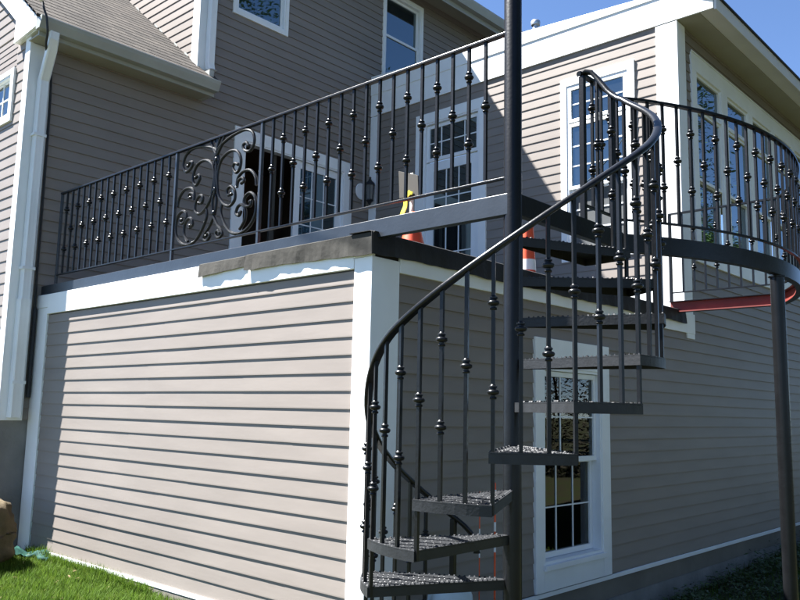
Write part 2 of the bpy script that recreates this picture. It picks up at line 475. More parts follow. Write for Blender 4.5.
# side face window row
us = [(5.24, 5.99), (6.19, 6.92), (7.08, 7.81), (7.97, 8.7), (8.86, 9.6)]
m = MB()
z0, z1 = 3.27, 5.72
prev = 5.10
for (a, b) in us:
    m.wbox(PY0, prev, a, -.01, .028, 3.45, 5.52); prev = b
m.wbox(PY0, prev, 9.75, -.01, .028, 3.45, 5.52)
m.wbox(PY0, 5.10, 9.75, -.01, .028, 5.52, z1); m.wbox(PY0, 5.10, 9.75, -.01, .028, z0, 3.45)
m.wbox(PY0, 5.10, 9.75, .02, .036, 5.722, 5.74)
wc = part('window', m, WHITE, bevel=.003, label='row of tall windows with transoms on the shaded upper side wall')
for (a, b) in us:
    s = MB(); pn = MB()
    t = .035
    for (c, d, dp) in ((5.12, 5.52, -.02), (4.24, 5.09, -.02), (3.45, 4.27, -.05)):
        s.wbox(PY0, a, a+t, dp-.02, dp+.022, c, d); s.wbox(PY0, b-t, b, dp-.02, dp+.022, c, d)
        s.wbox(PY0, a+t, b-t, dp-.02, dp+.022, c, c+t); s.wbox(PY0, a+t, b-t, dp-.02, dp+.022, d-t, d)
        pn.wbox(PY0, a+t, b-t, dp-.006, dp+.002, c+t, d-t)
    s.wbox(PY0, a, b, -.05, .02, 5.09, 5.12)
    s.build('sash', VWHITE, wc, bevel=.002); pn.build('pane', GLASS, wc)

# --- flat roof of the addition: frieze, overhang, fascia, soffit
prof = [(YM-.02, 5.965), (-.43, 5.965), (-.43, 6.085), (.02, 6.30), (YM-.02, 6.34)]
m = MB(); m.prism([(XA-.026, y, z) for y, z in prof], (.022, 0, 0)); part('frieze_board', m, WHITE, bevel=.003, label='white frieze board under the flat roof, deck side')
prof = [(YM-.02, 6.30), (.04, 6.285), (-.43, 6.05), (-.43, 6.10), (.05, 6.33), (2.0, 6.455), (YM-.02, 6.60)]
m = MB(); m.prism([(XA-.036, y, z) for y, z in prof], (.031, 0, 0)); part('roof_edge_board', m, WHITE, bevel=.003)
m = MB(); m.box(XA-.005, 14, -.455, -.43, 5.955, 6.10); part('fascia', m, SOFFG, bevel=.003, label='pale fascia along the eave above the row of windows')
m = MB(); m.box(XA-.04, 14, -.475, -.40, 6.102, 6.122); part('drip_edge', m, CABLE)
m = MB(); m.box(XA-.004, 14, -.43, -.27, 5.975, 5.99); part('soffit', m, SOFFG)
m = MB(); m.box(XA-.004, 14, -.268, -.002, 5.968, 5.985); part('soffit', m, SOFF)
m = MB(); m.prism([(XA-.004, -.44, 6.10), (XA-.004, .35, 6.33), (XA-.004, 2.0, 6.45), (XA-.004, YM, 6.58), (XA-.004, YM, 6.0), (XA-.004, -.44, 6.0)], (9.2, 0, 0)); part('roof', m, ROOFD, label='dark flat roof of the addition')
# roof vent pipe
pr = MB(); c = (6.5, 2.96, 0)
pr.lathe([(.045,6.45),(.045,7.46),(.05,7.47),(.05,7.49),(.045,7.5),(.045,7.53),(.068,7.54),(.072,7.56),(.072,7.60),(.06,7.615),(.01,7.62)], 18, c)
part('vent_pipe', pr, GALV, smooth=True)

# --- deck roof and membranes
m = MB(); m.box(.0, XA, .0, YM, 2.30, 2.648); part('deck_roof', m, ROOFD, label='black flat roof deck over the extension')
def flap(name, path, zt, mtl, out, axis, parent=None, label=None):
    """path: list of (u, zbottom, outset at the bottom); a sheet with thickness folded over the roof edge"""
    vs = []; t = .004
    m = MB(); n = len(path)
    rows = []
    for (u, zb, ob) in path:
        row = [(.16, zt+.004), (out+.012, zt+.002), (out, zt-.004), (out*.7-ob*.3, zt*.7+zb*.3), (out*.3-ob*.7, zt*.35+zb*.65), (-ob, zb)]
        rows.append([( (d, u, z) if axis == 'x' else (u, d, z)) for d, z in row])
    k = 6
    vs = [p for r in rows for p in r]
    fs = [(i*k+j, (i+1)*k+j, (i+1)*k+j+1, i*k+j+1) for i in range(n-1) for j in range(k-1)]
    m.add(vs, fs)
    o = part(name, m, mtl, label=label)
    sd = o.modifiers.new('thick', 'SOLIDIFY'); sd.thickness = t; sd.offset = 1
    return o
rf = random.Random(5)
def fpath(u0, u1, za, zb, n, o0, oj, wig):
    r = []; ph = rf.uniform(0, 6)
    for i in range(n+1):
        t = i/n; u = u0+(u1-u0)*t
        r.append((u, za+(zb-za)*t+wig*(math.sin(u*5.1+ph)+.5*math.sin(u*11+ph)+.5*math.sin(u*29+2*ph)), o0+oj*(.5+.5*math.sin(u*3.7+ph*2))+.0035*math.sin(u*21+ph)+.002*math.sin(u*47)))
    return r
flap('roof_membrane_flap', fpath(1.86, 1.275, 2.560, 2.588, 16, .036, .012, .003), 2.664, FLAP, -.036, 'x', label='grey membrane strip lapped over the roof edge')
flap('roof_membrane_flap', fpath(1.262, -.05, 2.558, 2.528, 30, .038, .016, .004), 2.668, FLAP, -.040, 'x', label='longer grey membrane strip ending at the corner')
flap('roof_membrane_flap', fpath(-.055, 4.70, 2.535, 2.535, 90, .042, .010, .005), 2.672, EPDM, -.040, 'y', label='black membrane hanging over the shaded roof edge')
m = MB(); m.box(.13, XA-.02, .06, .20, 2.65, 2.70); part('roof_curb', m, EPDM)

# --- main house
SD = (2.29, 4.385, 2.72, 5.14); SDi = (2.45, 4.22, 2.78, 4.98)
W1 = (2.165, 3.08, 6.63, 8.15); W2 = (4.96, 5.91, 6.66, 8.19)
ops = [(SDi[0]-.05, SDi[1]+.05, 2.7, 5.05), (W1[0]+.03, W1[1]-.03, 6.68, 8.1), (W2[0]+.03, W2[1]-.03, 6.7, 8.15), (XA+.02, 20, 0, 6.30)]
def lim_main(z):
    return (-.30, 14) if z < 5.45 else (1.70, 14)
siding('wall', PM, -.28, 14, 1.40, 8.40, openings=ops, ulim=lim_main, label='shaded rear wall of the main house above the deck')
siding('wall', PW, YM, 11, 1.40, 9.5, ulim=lambda z: (YM if z < 5.5 else YM+.08+(z-5.62)/.806, 11), openings=[(5.13, 5.86, 4.55, 5.55)], label='sunlit gable wall of the low wing')
siding('wall', PT, YM, 12, 5.3+2*EXP, 9.5, label='sunlit end wall above the low roof')
board('corner_board', PW, YM-.022, YM+.10, -.004, .022, 1.39, 5.366)
m = MB(); m.wbox(PM, -.30, -.085, -.005, .022, 1.39, 5.30); part('corner_board', m, WHITE, bevel=.003)
board('corner_board', PT, YM-.022, YM+.13, -.004, .022, 5.55, 8.36)
m = MB(); m.wbox(PM, 1.70, 1.905, -.005, .022, 5.62, 8.36); part('corner_board', m, WHITE, bevel=.003)
m = MB(); m.box(-.28, .5, YM+.01, 5.4, -.5, 1.40); m.box(-.29, -.1, YM+.012, 11, -.5, 1.40); part('foundation', m, CONC, label='grey foundation wall under the main house corner')
# frieze under wing soffit
# wing roof
m = MB(); sl = .806
courses = 32; L = .14; cs = 1/math.sqrt(1+sl*sl)
for i in range(courses):
    y0 = 4.455+i*L*cs; y1 = y0+L*cs*1.12
    za = 5.778+sl*(y0-4.82); zb = 5.778+sl*(y1-4.82)
    x1 = 1.83 if y1 < YM-.03 else 1.71
    vs = [(-.41,y0,za-.03),(x1,y0,za-.03),(x1,y0,za+.005),(-.41,y0,za+.005),(x1,y1,zb),(-.41,y1,zb)]
    m.add(vs, [(0,1,2,3),(3,2,4,5)])
part('roof', m, SHING, label='brown asphalt shingle roof of the low wing')
# step flashing
fl = MB()
for i in (0,1,3,6,7,11):
    y = 4.86+i*.13; z = 5.778+sl*(y-4.82)
    fl.add([(1.683,y,z+.0),(1.683,y+.08,z+.065),(1.683,y+.08,z+.10),(1.683,y,z+.03)], [(0,1,2,3)])
part('step_flashing', fl, GUTT)
# gutter with trough profile
def gutter(name, x0, x1, y_out, z_top, w=.125, h=.125, mtl=GUTT):
    pr = [(y_out, z_top), (y_out-.008, z_top-.012), (y_out+.004, z_top-.05), (y_out+.03, z_top-h*.8), (y_out+.04, z_top-h), (y_out+w, z_top-h), (y_out+w, z_top),
          (y_out+w-.004, z_top), (y_out+w-.004, z_top-h+.004), (y_out+.043, z_top-h+.004), (y_out+.034, z_top-h*.78), (y_out+.009, z_top-.05), (y_out+.006, z_top-.008)]
    m = MB(); m.prism([(x0, y, z) for y, z in pr], (x1-x0, 0, 0))
    m.prism([(x0-.003, y, z) for y, z in pr[:7]], (.003, 0, 0)); m.prism([(x1, y, z) for y, z in pr[:7]], (.003, 0, 0))
    return part(name, m, mtl)
gutter('gutter', -.375, 1.79, 4.40, 5.47)
m = MB(); m.box(-.34, 1.79, 4.527, 4.545, 5.30, 5.47); part('fascia', m, GUTT)
m = MB(); m.box(-.34, 1.72, 4.546, YM-.013, 5.305, 5.318); part('soffit', m, SOFF)
m = MB(); m.box(1.721, 1.785, 4.547, YM-.014, 5.302, 5.64); part('eave_return', m, GUTT)
# gable rake board with boxed return
rk = [(4.525,5.393),(5.081,5.362),(5.081,5.624),(9.36,5.624+sl*4.279),(9.36,5.92+sl*4.279),(4.545,5.50)]
m = MB(); m.prism([(-.37, y, z) for y, z in rk], (.025, 0, 0)); part('rake_board', m, WHITE, bevel=.003)
m = MB(); m.prism([(-.343, 4.549, 5.372), (-.343, 5.078, 5.368), (-.343, 5.078, 5.62), (-.343, 4.549, 5.47)], (.32, 0, 0)); part('eave_return', m, WHITE)
m = MB(); m.prism([(-.343, 5.082, 5.624), (-.343, 9.3, 5.624+sl*4.22), (-.343, 9.3, 5.65+sl*4.22), (-.343, 5.082, 5.65)], (.06, 0, 0)); part('soffit', m, SOFFG)
# gable window of the wing
window(PW, (5.12, 5.87, 4.53, 5.13), (5.20, 5.80, 4.61, 5.07), [(5.21, 5.79, 4.62, 5.06, 2, 2, .035)], label='small window in the sunlit gable wall')
# downspouts
def downspout(path, w=.10, d=.075):
    m = MB()
    pr = [(-w/2+.012,-d/2),(-w/6,-d/2+.004),(w/6,-d/2+.004),(w/2-.012,-d/2),(w/2,-d/2+.012),(w/2,d/2),(-w/2,d/2),(-w/2,-d/2+.012)]
    path = [Vector(p) for p in path]
    vs = []
    for p in path:
        vs += [(p.x+a, p.y+b, p.z) for a, b in pr]
    n = len(pr)
    fs = [(i*n+k, i*n+(k+1) % n, (i+1)*n+(k+1) % n, (i+1)*n+k) for i in range(len(path)-1) for k in range(n)]
    fs.append(tuple(range(n))); fs.append(tuple((len(path)-1)*n+k for k in range(n)))
    m.add(vs, fs); return m
dm = downspout([(-.215,4.465,5.35),(-.215,4.475,5.27),(-.20,4.53,5.17),(-.185,4.63,5.03),(-.178,4.71,4.90),(-.178,4.715,4.70),(-.182,4.715,2.55)])
d = part('downspout', dm, VWHITE, label='downspout running down the low wing corner')
dm = downspout([(-.184,4.714,2.60),(-.186,4.714,1.42)], .115, .085); dm.build('lower_section', WHITE, d)
for z in (4.3, 2.9, 1.75):
    bd = MB(); bd.box(-.245, -.115, 4.672, 4.757, z, z+.03); bd.build('strap', VWHITE, d)
dm = downspout([(1.83,4.71,8.30),(1.83,4.715,5.80),(1.835,4.70,5.72),(1.84,4.66,5.70)], .10, .075)
part('downspout', dm, WHITE, label='downspout emptying onto the low shingle roof')
# tall roof eave
gutter('gutter', 1.5, 9.3, 4.225, 8.425, .13, .14, GUTT)
m = MB(); m.box(1.5, 9.3, 4.357, 4.378, 8.20, 8.43); part('fascia', m, GUTT)
m = MB(); m.box(1.5, 9.3, 4.378, YM-.012, 8.345, 8.36); part('soffit', m, SOFF)
m = MB()
m.prism([(1.45, 4.27, 8.44), (1.45, 9.8, 8.44+.62*5.53), (1.45, 9.8, 8.56+.62*5.53), (1.45, 4.27, 8.47)], (7.9, 0, 0))
m.prism([(1.45, 9.8, 8.44+.62*5.53), (1.45, 15.5, 8.44), (1.45, 15.5, 8.5), (1.45, 9.8, 8.56+.62*5.53)], (7.9, 0, 0))
part('roof', m, SHING, label='main shingle roof high above')
# upper windows of main wall
window(PM, W1, (W1[0]+.055, W1[1]-.055, W1[2]+.06, W1[3]-.06), [(W1[0]+.07, W1[1]-.07, W1[2]+.08, 7.40, 1, 1, .04), (W1[0]+.07, W1[1]-.07, 7.37, W1[3]-.08, 1, 1, .04, -.02)], label='upper window nearest the low roof, main wall')
window(PM, W2, (W2[0]+.055, W2[1]-.055, W2[2]+.06, W2[3]-.06), [(W2[0]+.07, W2[1]-.07, W2[2]+.08, 7.45, 1, 1, .04), (W2[0]+.07, W2[1]-.07, 7.42, W2[3]-.08, 1, 1, .04, -.02)], label='upper window above the addition roof')
# sliding door: left half open to a dark room, right half glazed
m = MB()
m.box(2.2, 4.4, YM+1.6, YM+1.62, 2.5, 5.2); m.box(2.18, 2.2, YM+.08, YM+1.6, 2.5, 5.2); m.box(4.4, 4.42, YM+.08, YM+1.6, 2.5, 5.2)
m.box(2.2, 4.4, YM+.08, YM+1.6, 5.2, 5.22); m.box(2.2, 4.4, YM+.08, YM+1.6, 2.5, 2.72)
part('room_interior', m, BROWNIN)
wd_ = window(PM, SD, SDi, [(3.33, 4.20, 2.80, 4.955, 3, 5, .10, .0)], name='sliding_door', label='sliding glass door standing half open on the main wall')
m = MB(); m.wbox(PM, 2.98, 3.06, -.12, -.085, 2.80, 4.95); m.build('screen_stile', WOOD, wd_)
m = MB(); m.wbox(PM, 3.70, 3.73, -.01, .03, 3.75, 3.95); m.build('handle', LANT, wd_)

# ------------------------------------------------------------------ wall lantern
ln = thing('wall_lantern', (4.64, YM, 4.6), 'small black carriage lantern on a round white plate between the deck doors', 'lantern')
m = MB(); n = 24
vs = [(4.575+.115*math.cos(2*math.pi*k/n), YM-.013, 4.77+.125*math.sin(2*math.pi*k/n)) for k in range(n)]
m.prism(vs, (0, -.022, 0)); m.build('mount_plate', VWHITE, ln, bevel=.004)
m = MB(); m.lathe([(.012,4.56),(.03,4.60),(.055,4.63),(.055,4.645)], 8, (4.64,4.64,0)); m.lathe([(.075,4.86),(.06,4.90),(.03,4.93),(.012,4.96),(.018,4.975),(.004,4.99)], 8, (4.64,4.64,0))
for k in range(4):
    a = math.pi/4+k*math.pi/2
    m.tube([(4.64+.05*math.cos(a), 4.64+.05*math.sin(a), 4.64), (4.64+.066*math.cos(a), 4.64+.066*math.sin(a), 4.87)], .006, 4)
m.tube(catmull([(4.60,4.745,4.72),(4.61,4.70,4.66),(4.64,4.66,4.60),(4.64,4.64,4.57)]), .008, 6)
m.build('lamp_body', LANT, ln)
m = MB(); m.lathe([(.046,4.646),(.060,4.86)], 8, (4.64,4.64,0)); m.build('lamp_glass', LGLASS, ln)

# ------------------------------------------------------------------ iron work
PC = Vector((.05, -1.03, 0)); RB = .772
ZB0, ZB1 = 2.637, 2.757       # deck frame beam
ZR = 3.700                    # top rail
ZL = 2.852                    # bottom rail

def sqbar(s): return [(-s,-s),(s,-s),(s,s),(-s,s)]
kn = MB(); kn.lathe([(r*1.16, z*1.15) for r, z in [(.009,-.031),(.0135,-.030),(.0155,-.026),(.0135,-.021),(.0095,-.0195),(.0095,-.015),(.0185,-.0125),(.0235,-.007),(.0245,-.001),(.022,.004),(.013,.008),(.0125,.012),(.0165,.015),(.0165,.020),(.011,.024),(.009,.028)]], 14)
KN = kn.build('collar', BLACK, None, smooth=True)
KNmesh = KN
KN_used = [False]
def collar(parent, h):
    if not KN_used[0]:
        KN_used[0] = True; KN.location = (0,0,h); KN.parent = parent; return KN
    o = bpy.data.objects.new('collar', KN.data); COL.objects.link(o)
    md = o.modifiers.new('edges', 'EDGE_SPLIT'); md.split_angle = R(42)
    o.location = (0,0,h); o.parent = parent
    return o
bars = {}
def baluster(parent, x, y, z0, z1, rot, hs, s=.0086):
    key = round(z1-z0, 4)
    if key not in bars:
        m = MB(); m.sweep([(0,0,0),(0,0,z1-z0)], sqbar(s)); 
        me_o = m.build('baluster', BLACK, None); bars[key] = me_o.data
        o = me_o
    else:
        o = bpy.data.objects.new('baluster', bars[key]); COL.objects.link(o)
    o.location = (x, y, z0); o.rotation_euler = (0,0,rot); attach(o, parent)
    for h in hs: collar(o, h-z0)
    return o

# ---- spiral staircase
st = thing('spiral_staircase', (PC.x, PC.y, gz(PC.x, PC.y)), 'black steel spiral staircase winding round a tall round pole', 'staircase')
m = MB(); m.lathe([(.11,gz(PC.x,PC.y)-.02),(.11,gz(PC.x,PC.y)+.012),(.05,gz(PC.x,PC.y)+.013),(.05,4.45),(.045,4.47),(.02,4.49),(.004,4.495)], 40, (PC.x, PC.y, 0))
m.build('pole', BLACK, st, smooth=True)
ANG = [67,95,123.5,152,180.5,208,235.3,263.5,287.5,311.5,335.5,360]
RISE = .2275
def ztread(k): return 1.157+RISE*(k-5)
def pol(r, a, z): return (PC.x+r*math.cos(R(a)), PC.y+r*math.sin(R(a)), z)
RT = .790
for k in range(1, 12):
    a0, a1 = ANG[k-1]-1.2, ANG[k]; z = ztread(k)
    n = 7; rim = [(a0+(a1-a0)*i/n) for i in range(n+1)]
    # plan outline: hub corner points then rim
    def outline(ro, ri, zz, shrink=0):
        am = (a0+a1)/2
        return [pol(ri, a0-8+shrink*8, zz), pol(ro, a0+shrink, zz)]+[pol(ro, a, zz) for a in rim[1:-1]]+[pol(ro, a1-shrink, zz), pol(ri, a1+8-shrink*8, zz)]
    m = MB()
    o_ = outline(RT, .052, z)
    m.prism([(x, y, z-.006) for x, y, _ in o_], (0,0,.006))
    # bent-down skirts: leading edge, trailing edge, outer rim
    t = .005
    q = outline(RT-t, .056, z, .55)
    N = len(o_)
    for i in range(N-1):
        p0, p1, q0, q1 = o_[i], o_[i+1], q[i], q[i+1]
        m.add([(p0[0],p0[1],z-.05),(p1[0],p1[1],z-.05),(q1[0],q1[1],z-.05),(q0[0],q0[1],z-.05),
               (p0[0],p0[1],z-.007),(p1[0],p1[1],z-.007),(q1[0],q1[1],z-.007),(q0[0],q0[1],z-.007)],
              [(0,3,2,1),(4,5,6,7),(0,1,5,4),(1,2,6,5),(2,3,7,6),(3,0,4,7)])
    tr = m.build('tread', TREADM, st)
    # raised lugs of the plate
    b = MB()
    for r_ in [.09+.0265*i for i in range(27)]:
        wd2 = R(a1-a0)*r_; cnt = max(1, int(wd2/.030))
        for j in range(cnt+1):
            aa = a0+.6+(a1-a0-1.2)*(j+.0)/max(1,cnt)
            x, y, _ = pol(r_, aa, 0)
            ori = R(aa)+(.785 if (j+int(r_*1000)) % 2 else -.785)
            du = Vector((math.cos(ori), math.sin(ori), 0)); dv = Vector((-du.y, du.x, 0))
            c = Vector((x, y, z)); h = .0026; e = .62
            if j in (0, cnt): h = .0075; e = .8
            b.add([c-du*.012*e, c-dv*.005*e, c+du*.012*e, c+dv*.005*e, c-du*.006*e+Vector((0,0,h)), c+du*.006*e+Vector((0,0,h))],
                  [(0,1,4),(1,5,4),(1,2,5),(2,3,5),(3,4,5),(3,0,4)])
    b.build('lug_pattern', TREADM, tr)

# handrail
HT = [(52,.80),(56,.86),(68,.985),(88,1.17),(103,1.305),(128,1.535),(156,1.868),(182,2.06),(208,2.285),(230,2.498),(254,2.727),(279.3,2.938),(308.5,3.212),(324.5,3.343),(336,3.44),(344,3.525),(349,3.615),(353,3.69)]
def zrail(a):
    for (a0,z0),(a1,z1) in zip(HT, HT[1:]):
        if a <= a1: return z0+(z1-z0)*(a-a0)/(a1-a0)
    return HT[-1][1]
# smooth table
def zr(a): return sum(zrail(a+d) for d in (-10,-5,0,5,10))/5 if 62 < a < 338 else zrail(a)
pts = [pol(RB+.004, 50.5, .70), pol(RB+.008, 50.5, .745), pol(RB+.006, 51.5, .785)]
a = 54
while a <= 352.5: pts.append(pol(RB, a, zr(a))); a += 3
pts += [pol(RB-.004, 354.5, 3.708), pol(RB-.02, 357, 3.718), (.795,-1.045,3.712), (.775,-1.035,3.705)]
rail_prof = [(-.022,-.008),(-.018,-.013),(.018,-.013),(.022,-.008),(.022,.004),(.016,.012),(.006,.0155),(-.006,.0155),(-.016,.012),(-.022,.004)]
m = MB(); m.sweep(pts, rail_prof, up=(0,0,1)); m.build('handrail', BLACK, st, smooth=True)
# newel at the foot
x, y, _ = pol(RB, 62, 0); m = MB(); m.sweep([(x,y,gz(x,y)-.02),(x,y,zr(62)-.012)], sqbar(.016)); m.build('newel_post', BLACK, st, bevel=.002)
# balusters
idx = 0
for k in range(1, 12):
    for j in range(3):
        if k == 1 and j == 0: continue
        a = ANG[k-1]+(ANG[k]-ANG[k-1])*j/3
        if a > 352: continue
        zt = zr(a)-.011
        zb = ztread(k)-.03 if j else ztread(k-1)-.045
        x, y, _ = pol(RB, a, 0)
        zs = ztread(k)+ (a-ANG[k-1])/(ANG[k]-ANG[k-1])*RISE - RISE*.5
        H = zt-(zt-.86)
        base = zt-.86
        hs = [base+.86*.735, base+.86*.27] if idx % 2 == 0 else [base+.86*.50]
        baluster(st, x, y, zb, zt, R(a), hs); idx += 1

# ---- deck railing on its beam along the sunlit face
dr = thing('deck_railing', (.025, 1.7, 2.65), 'straight black iron deck railing with a scrollwork panel above the sunlit siding', 'railing')
m = MB(); m.box(.0, .05, -1.03, YM-.02, ZB0, ZB1); m.build('beam', BLACK_LIT, dr, bevel=.003)
m = MB(); m.box(.008, .042, -1.02, 4.51, ZR-.008, ZR+.010); m.build('top_rail', BLACK, dr, bevel=.003)
m = MB(); m.box(.012, .038, -1.02, 4.485, ZL-.006, ZL+.006); m.build('bottom_rail', BLACK, dr, bevel=.002)
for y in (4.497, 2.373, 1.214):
    m = MB(); m.box(.0125, .0375, y-.0125, y+.0125, ZB1, ZR-.009); m.build('post', BLACK_LIT, dr, bevel=.002)
m = MB(); m.box(.008, .042, .315, .345, ZB1, ZB1+.0); 
ys = [1.0855-.1215*i for i in range(17)]
HZ = [[3.515, 3.105], [3.305]]
for i, y in enumerate(ys): baluster(dr, .025, y, ZL+.006, ZR-.008, 0, HZ[(i+1) % 2])
n = 17; st_ = (4.497-2.373)/(n+1)
for i in range(n): baluster(dr, .025, 2.373+st_*(i+1), ZL+.006, ZR-.008, 0, HZ[i % 2])
SC = dict(
C1=[(1.815,3.48),(1.812, 3.533), (1.765, 3.61), (1.66, 3.655), (1.541, 3.68), (1.416, 3.682), (1.33, 3.638), (1.307, 3.559), (1.354, 3.501), (1.425, 3.52), (1.445, 3.563), (1.405, 3.576), (1.381, 3.547)],
C2=[(1.504, 3.424), (1.544, 3.439), (1.565, 3.407), (1.519, 3.359), (1.474, 3.39), (1.468, 3.463), (1.521, 3.532), (1.62, 3.549), (1.724, 3.501), (1.763, 3.407), (1.762, 3.321), (1.733, 3.211), (1.661, 3.133), (1.583, 3.106), (1.523, 3.143), (1.526, 3.213), (1.578, 3.26), (1.624, 3.24), (1.612, 3.196), (1.572, 3.197)],
C3=[(1.447, 3.264), (1.412, 3.273), (1.435, 3.303), (1.487, 3.286), (1.501, 3.237), (1.492, 3.309), (1.43, 3.35), (1.342, 3.346), (1.275, 3.288), (1.256, 3.212)],
C4=[(1.335, 3.095), (1.31, 3.1), (1.319, 3.067), (1.368, 3.068), (1.4, 3.109), (1.38, 3.152), (1.323, 3.166), (1.266, 3.124), (1.248, 3.031), (1.279, 2.946), (1.359, 2.886), (1.468, 2.87), (1.566, 2.9), (1.645, 2.982), (1.693, 3.073), (1.683, 3.133)],
C5=[(1.463, 3.025), (1.435, 3.037), (1.456, 3.009), (1.496, 3.033), (1.476, 3.08), (1.427, 3.09), (1.38, 3.043), (1.382, 2.962), (1.441, 2.898)],
ST=[(1.797, 3.562), (1.781, 3.401), (1.785, 3.269), (1.815, 3.19), (1.80, 3.081), (1.742, 2.986), (1.684, 2.931), (1.662, 2.891), (1.71, 2.869), (1.75, 2.903), (1.727, 2.93), (1.697, 2.907)],
L2=[(1.802, 3.54), (1.777, 3.642), (1.752, 3.692)], L3=[(1.800, 3.54), (1.737, 3.62), (1.70, 3.692)])
sp = MB()
YC = 1.7935
for k, p in SC.items():
    for mir in (0, 1):
        d_ = .025+(.0035 if mir else -.0035)
        q = [(d_, (2*YC-y if mir else y), z) for y, z in p]
        sp.tube(catmull(q, 7), .0122, 8)
sp.box(.017, .033, YC-.008, YC+.008, 3.50, 3.692)
for z in (3.52, 3.27, 3.08): sp.lathe([(.014,z-.018),(.02,z-.01),(.02,z+.01),(.014,z+.018)], 10, (.025, YC, 0))
for (y, z) in ((1.381,3.547),(1.504,3.424),(1.572,3.197),(1.447,3.264),(1.335,3.095),(1.463,3.025),(1.697,2.907)):
    for yy in (y, 2*YC-y): sp.lathe([(.004,z-.014),(.012,z-.008),(.0145,z),(.012,z+.008),(.004,z+.014)], 8, (.025, yy, 0))
sp.build('scroll_panel', BLACK, dr, smooth=True)

# ---- curved balcony: frame, post, railing
bl = thing('balcony', (2.83, -1.53, gz(2.83,-1.53)), 'half-round black balcony frame and railing on a single round post', 'balcony')
YBm = -1.05
m = MB(); m.box(.06, 1.27, YBm-.025, YBm+.025, ZB0, ZB1); m.build('beam', BLACK, bl, bevel=.003)
CC = Vector((2.93, 1.18, 0)); RR = 2.77
def arc(r=RR, n=40, a0=None, a1=None):
    a0 = a0 if a0 is not None else math.atan2(YBm-CC.y, 1.27-CC.x)
    a1 = a1 if a1 is not None else math.atan2(-1.0-CC.y, 4.56-CC.x)
    return [(CC.x+r*math.cos(a0+(a1-a0)*i/n), CC.y+r*math.sin(a0+(a1-a0)*i/n)) for i in range(n+1)]
def ringpath(off=0, n=40):
    p = arc(RR+off, n)
    xe = 4.56+off
    p = [q for q in p if q[0] < xe-.02]
    # rounded turn into the straight return
    p += [(xe-.012, p[-1][1]+.05), (xe, p[-1][1]+.16)] 
    y = p[-1][1]
    while y < .03: y += .1; p.append((xe, min(y, .055)))
    return p
rp = ringpath()
# channel web (black outside) and flanges / inner face in red primer
h0, h1 = ZB0, ZB1
web = MB(); web.sweep([(x, y, (h0+h1)/2) for x, y in rp], [(-.003,-.06),(.003,-.06),(.003,.06),(-.003,.06)], up=(0,0,1)); 
fo = web.build('ring_beam', BLACK, bl, smooth=True)
inn = MB()
inn.sweep([(x, y, (h0+h1)/2) for x, y in ringpath(-.0055)], [(-.002,-.053),(.002,-.053),(.002,.053),(-.002,.053)], up=(0,0,1))
inn.sweep([(x, y, h0+.010) for x, y in ringpath(-.0275)], [(-.0245,-.006),(.0225,-.006),(.0225,.006),(-.0245,.006)], up=(0,0,1))
web2 = MB()
web2.sweep([(x, y, h0+.0018) for x, y in ringpath(-.0265)], [(-.0235,-.0015),(.0235,-.0015),(.0235,.0015),(-.0235,.0015)], up=(0,0,1))
web2.build('channel_flange', BLACK, fo)
web2 = MB()
web2.sweep([(x, y, h1-.0035) for x, y in ringpath(-.0265)], [(-.0235,-.0035),(.0235,-.0035),(.0235,.0035),(-.0235,.0035)], up=(0,0,1))
web2.build('channel_flange', BLACK, fo)
o = inn.build('channel_lining', PRIMER, fo); o['label'] = 'red primer inside of the steel channel'
# post with cap plate
px, py = 2.83, -1.545; zg = gz(px, py)
m = MB(); m.lathe([(.11,zg-.02),(.11,zg+.012),(.05,zg+.013),(.05,ZB0-.012),(.062,ZB0-.011),(.062,ZB0-.001)], 36, (px, py, 0)); m.build('support_post', BLACK, bl, smooth=True)
# railing: path from stair head newel to the house
full = [(.80, YBm), (1.0, YBm), (1.2, YBm)] + rp
tr_ = catmull([(x, y, ZR) for x, y in full], 3)
m = MB(); m.sweep(tr_, [(-.017,-.009),(.017,-.009),(.017,.009),(-.017,.009)], up=(0,0,1)); m.build('top_rail', BLACK, bl)
m = MB(); m.sweep([(p.x, p.y, ZL) for p in tr_], [(-.012,-.006),(.012,-.006),(.012,.006),(-.012,.006)], up=(0,0,1)); br_ = m.build('bottom_rail', BLACK, bl)
seg = [p for p in tr_ if 3.25 < p.x < 3.62 and p.y < -1]
m = MB(); m.sweep([(p.x, p.y, ZL) for p in seg], [(-.0135,-.0075),(.0135,-.0075),(.0135,.0075),(-.0135,.0075)], up=(0,0,1)); m.build('primer_patch', PRIMER, br_)
for (x, y, s) in ((.795, YBm, .017), (1.19, YBm, .015), (4.56, .045, .0145)):
    m = MB(); m.sweep([(x, y, ZB1),(x, y, ZR-.009)], sqbar(s)); m.build('post', BLACK, bl, bevel=.002)
# balusters by arc length
L = [0]
for p, q in zip(tr_, tr_[1:]): L.append(L[-1]+(q-p).length)
d = .115; i = 0
while d < L[-1]-.08:
    k = max(j for j in range(len(L)) if L[j] <= d)
    k = min(k, len(tr_)-2)
    t = (d-L[k])/max(1e-6, L[k+1]-L[k]); p = tr_[k].lerp(tr_[k+1], t); dv = tr_[k+1]-tr_[k]
    if abs(p.x-1.19) > .03:
        baluster(bl, p.x, p.y, ZL+.006, ZR-.009, math.atan2(dv.y, dv.x), HZ[i % 2]); i += 1
    d += .118

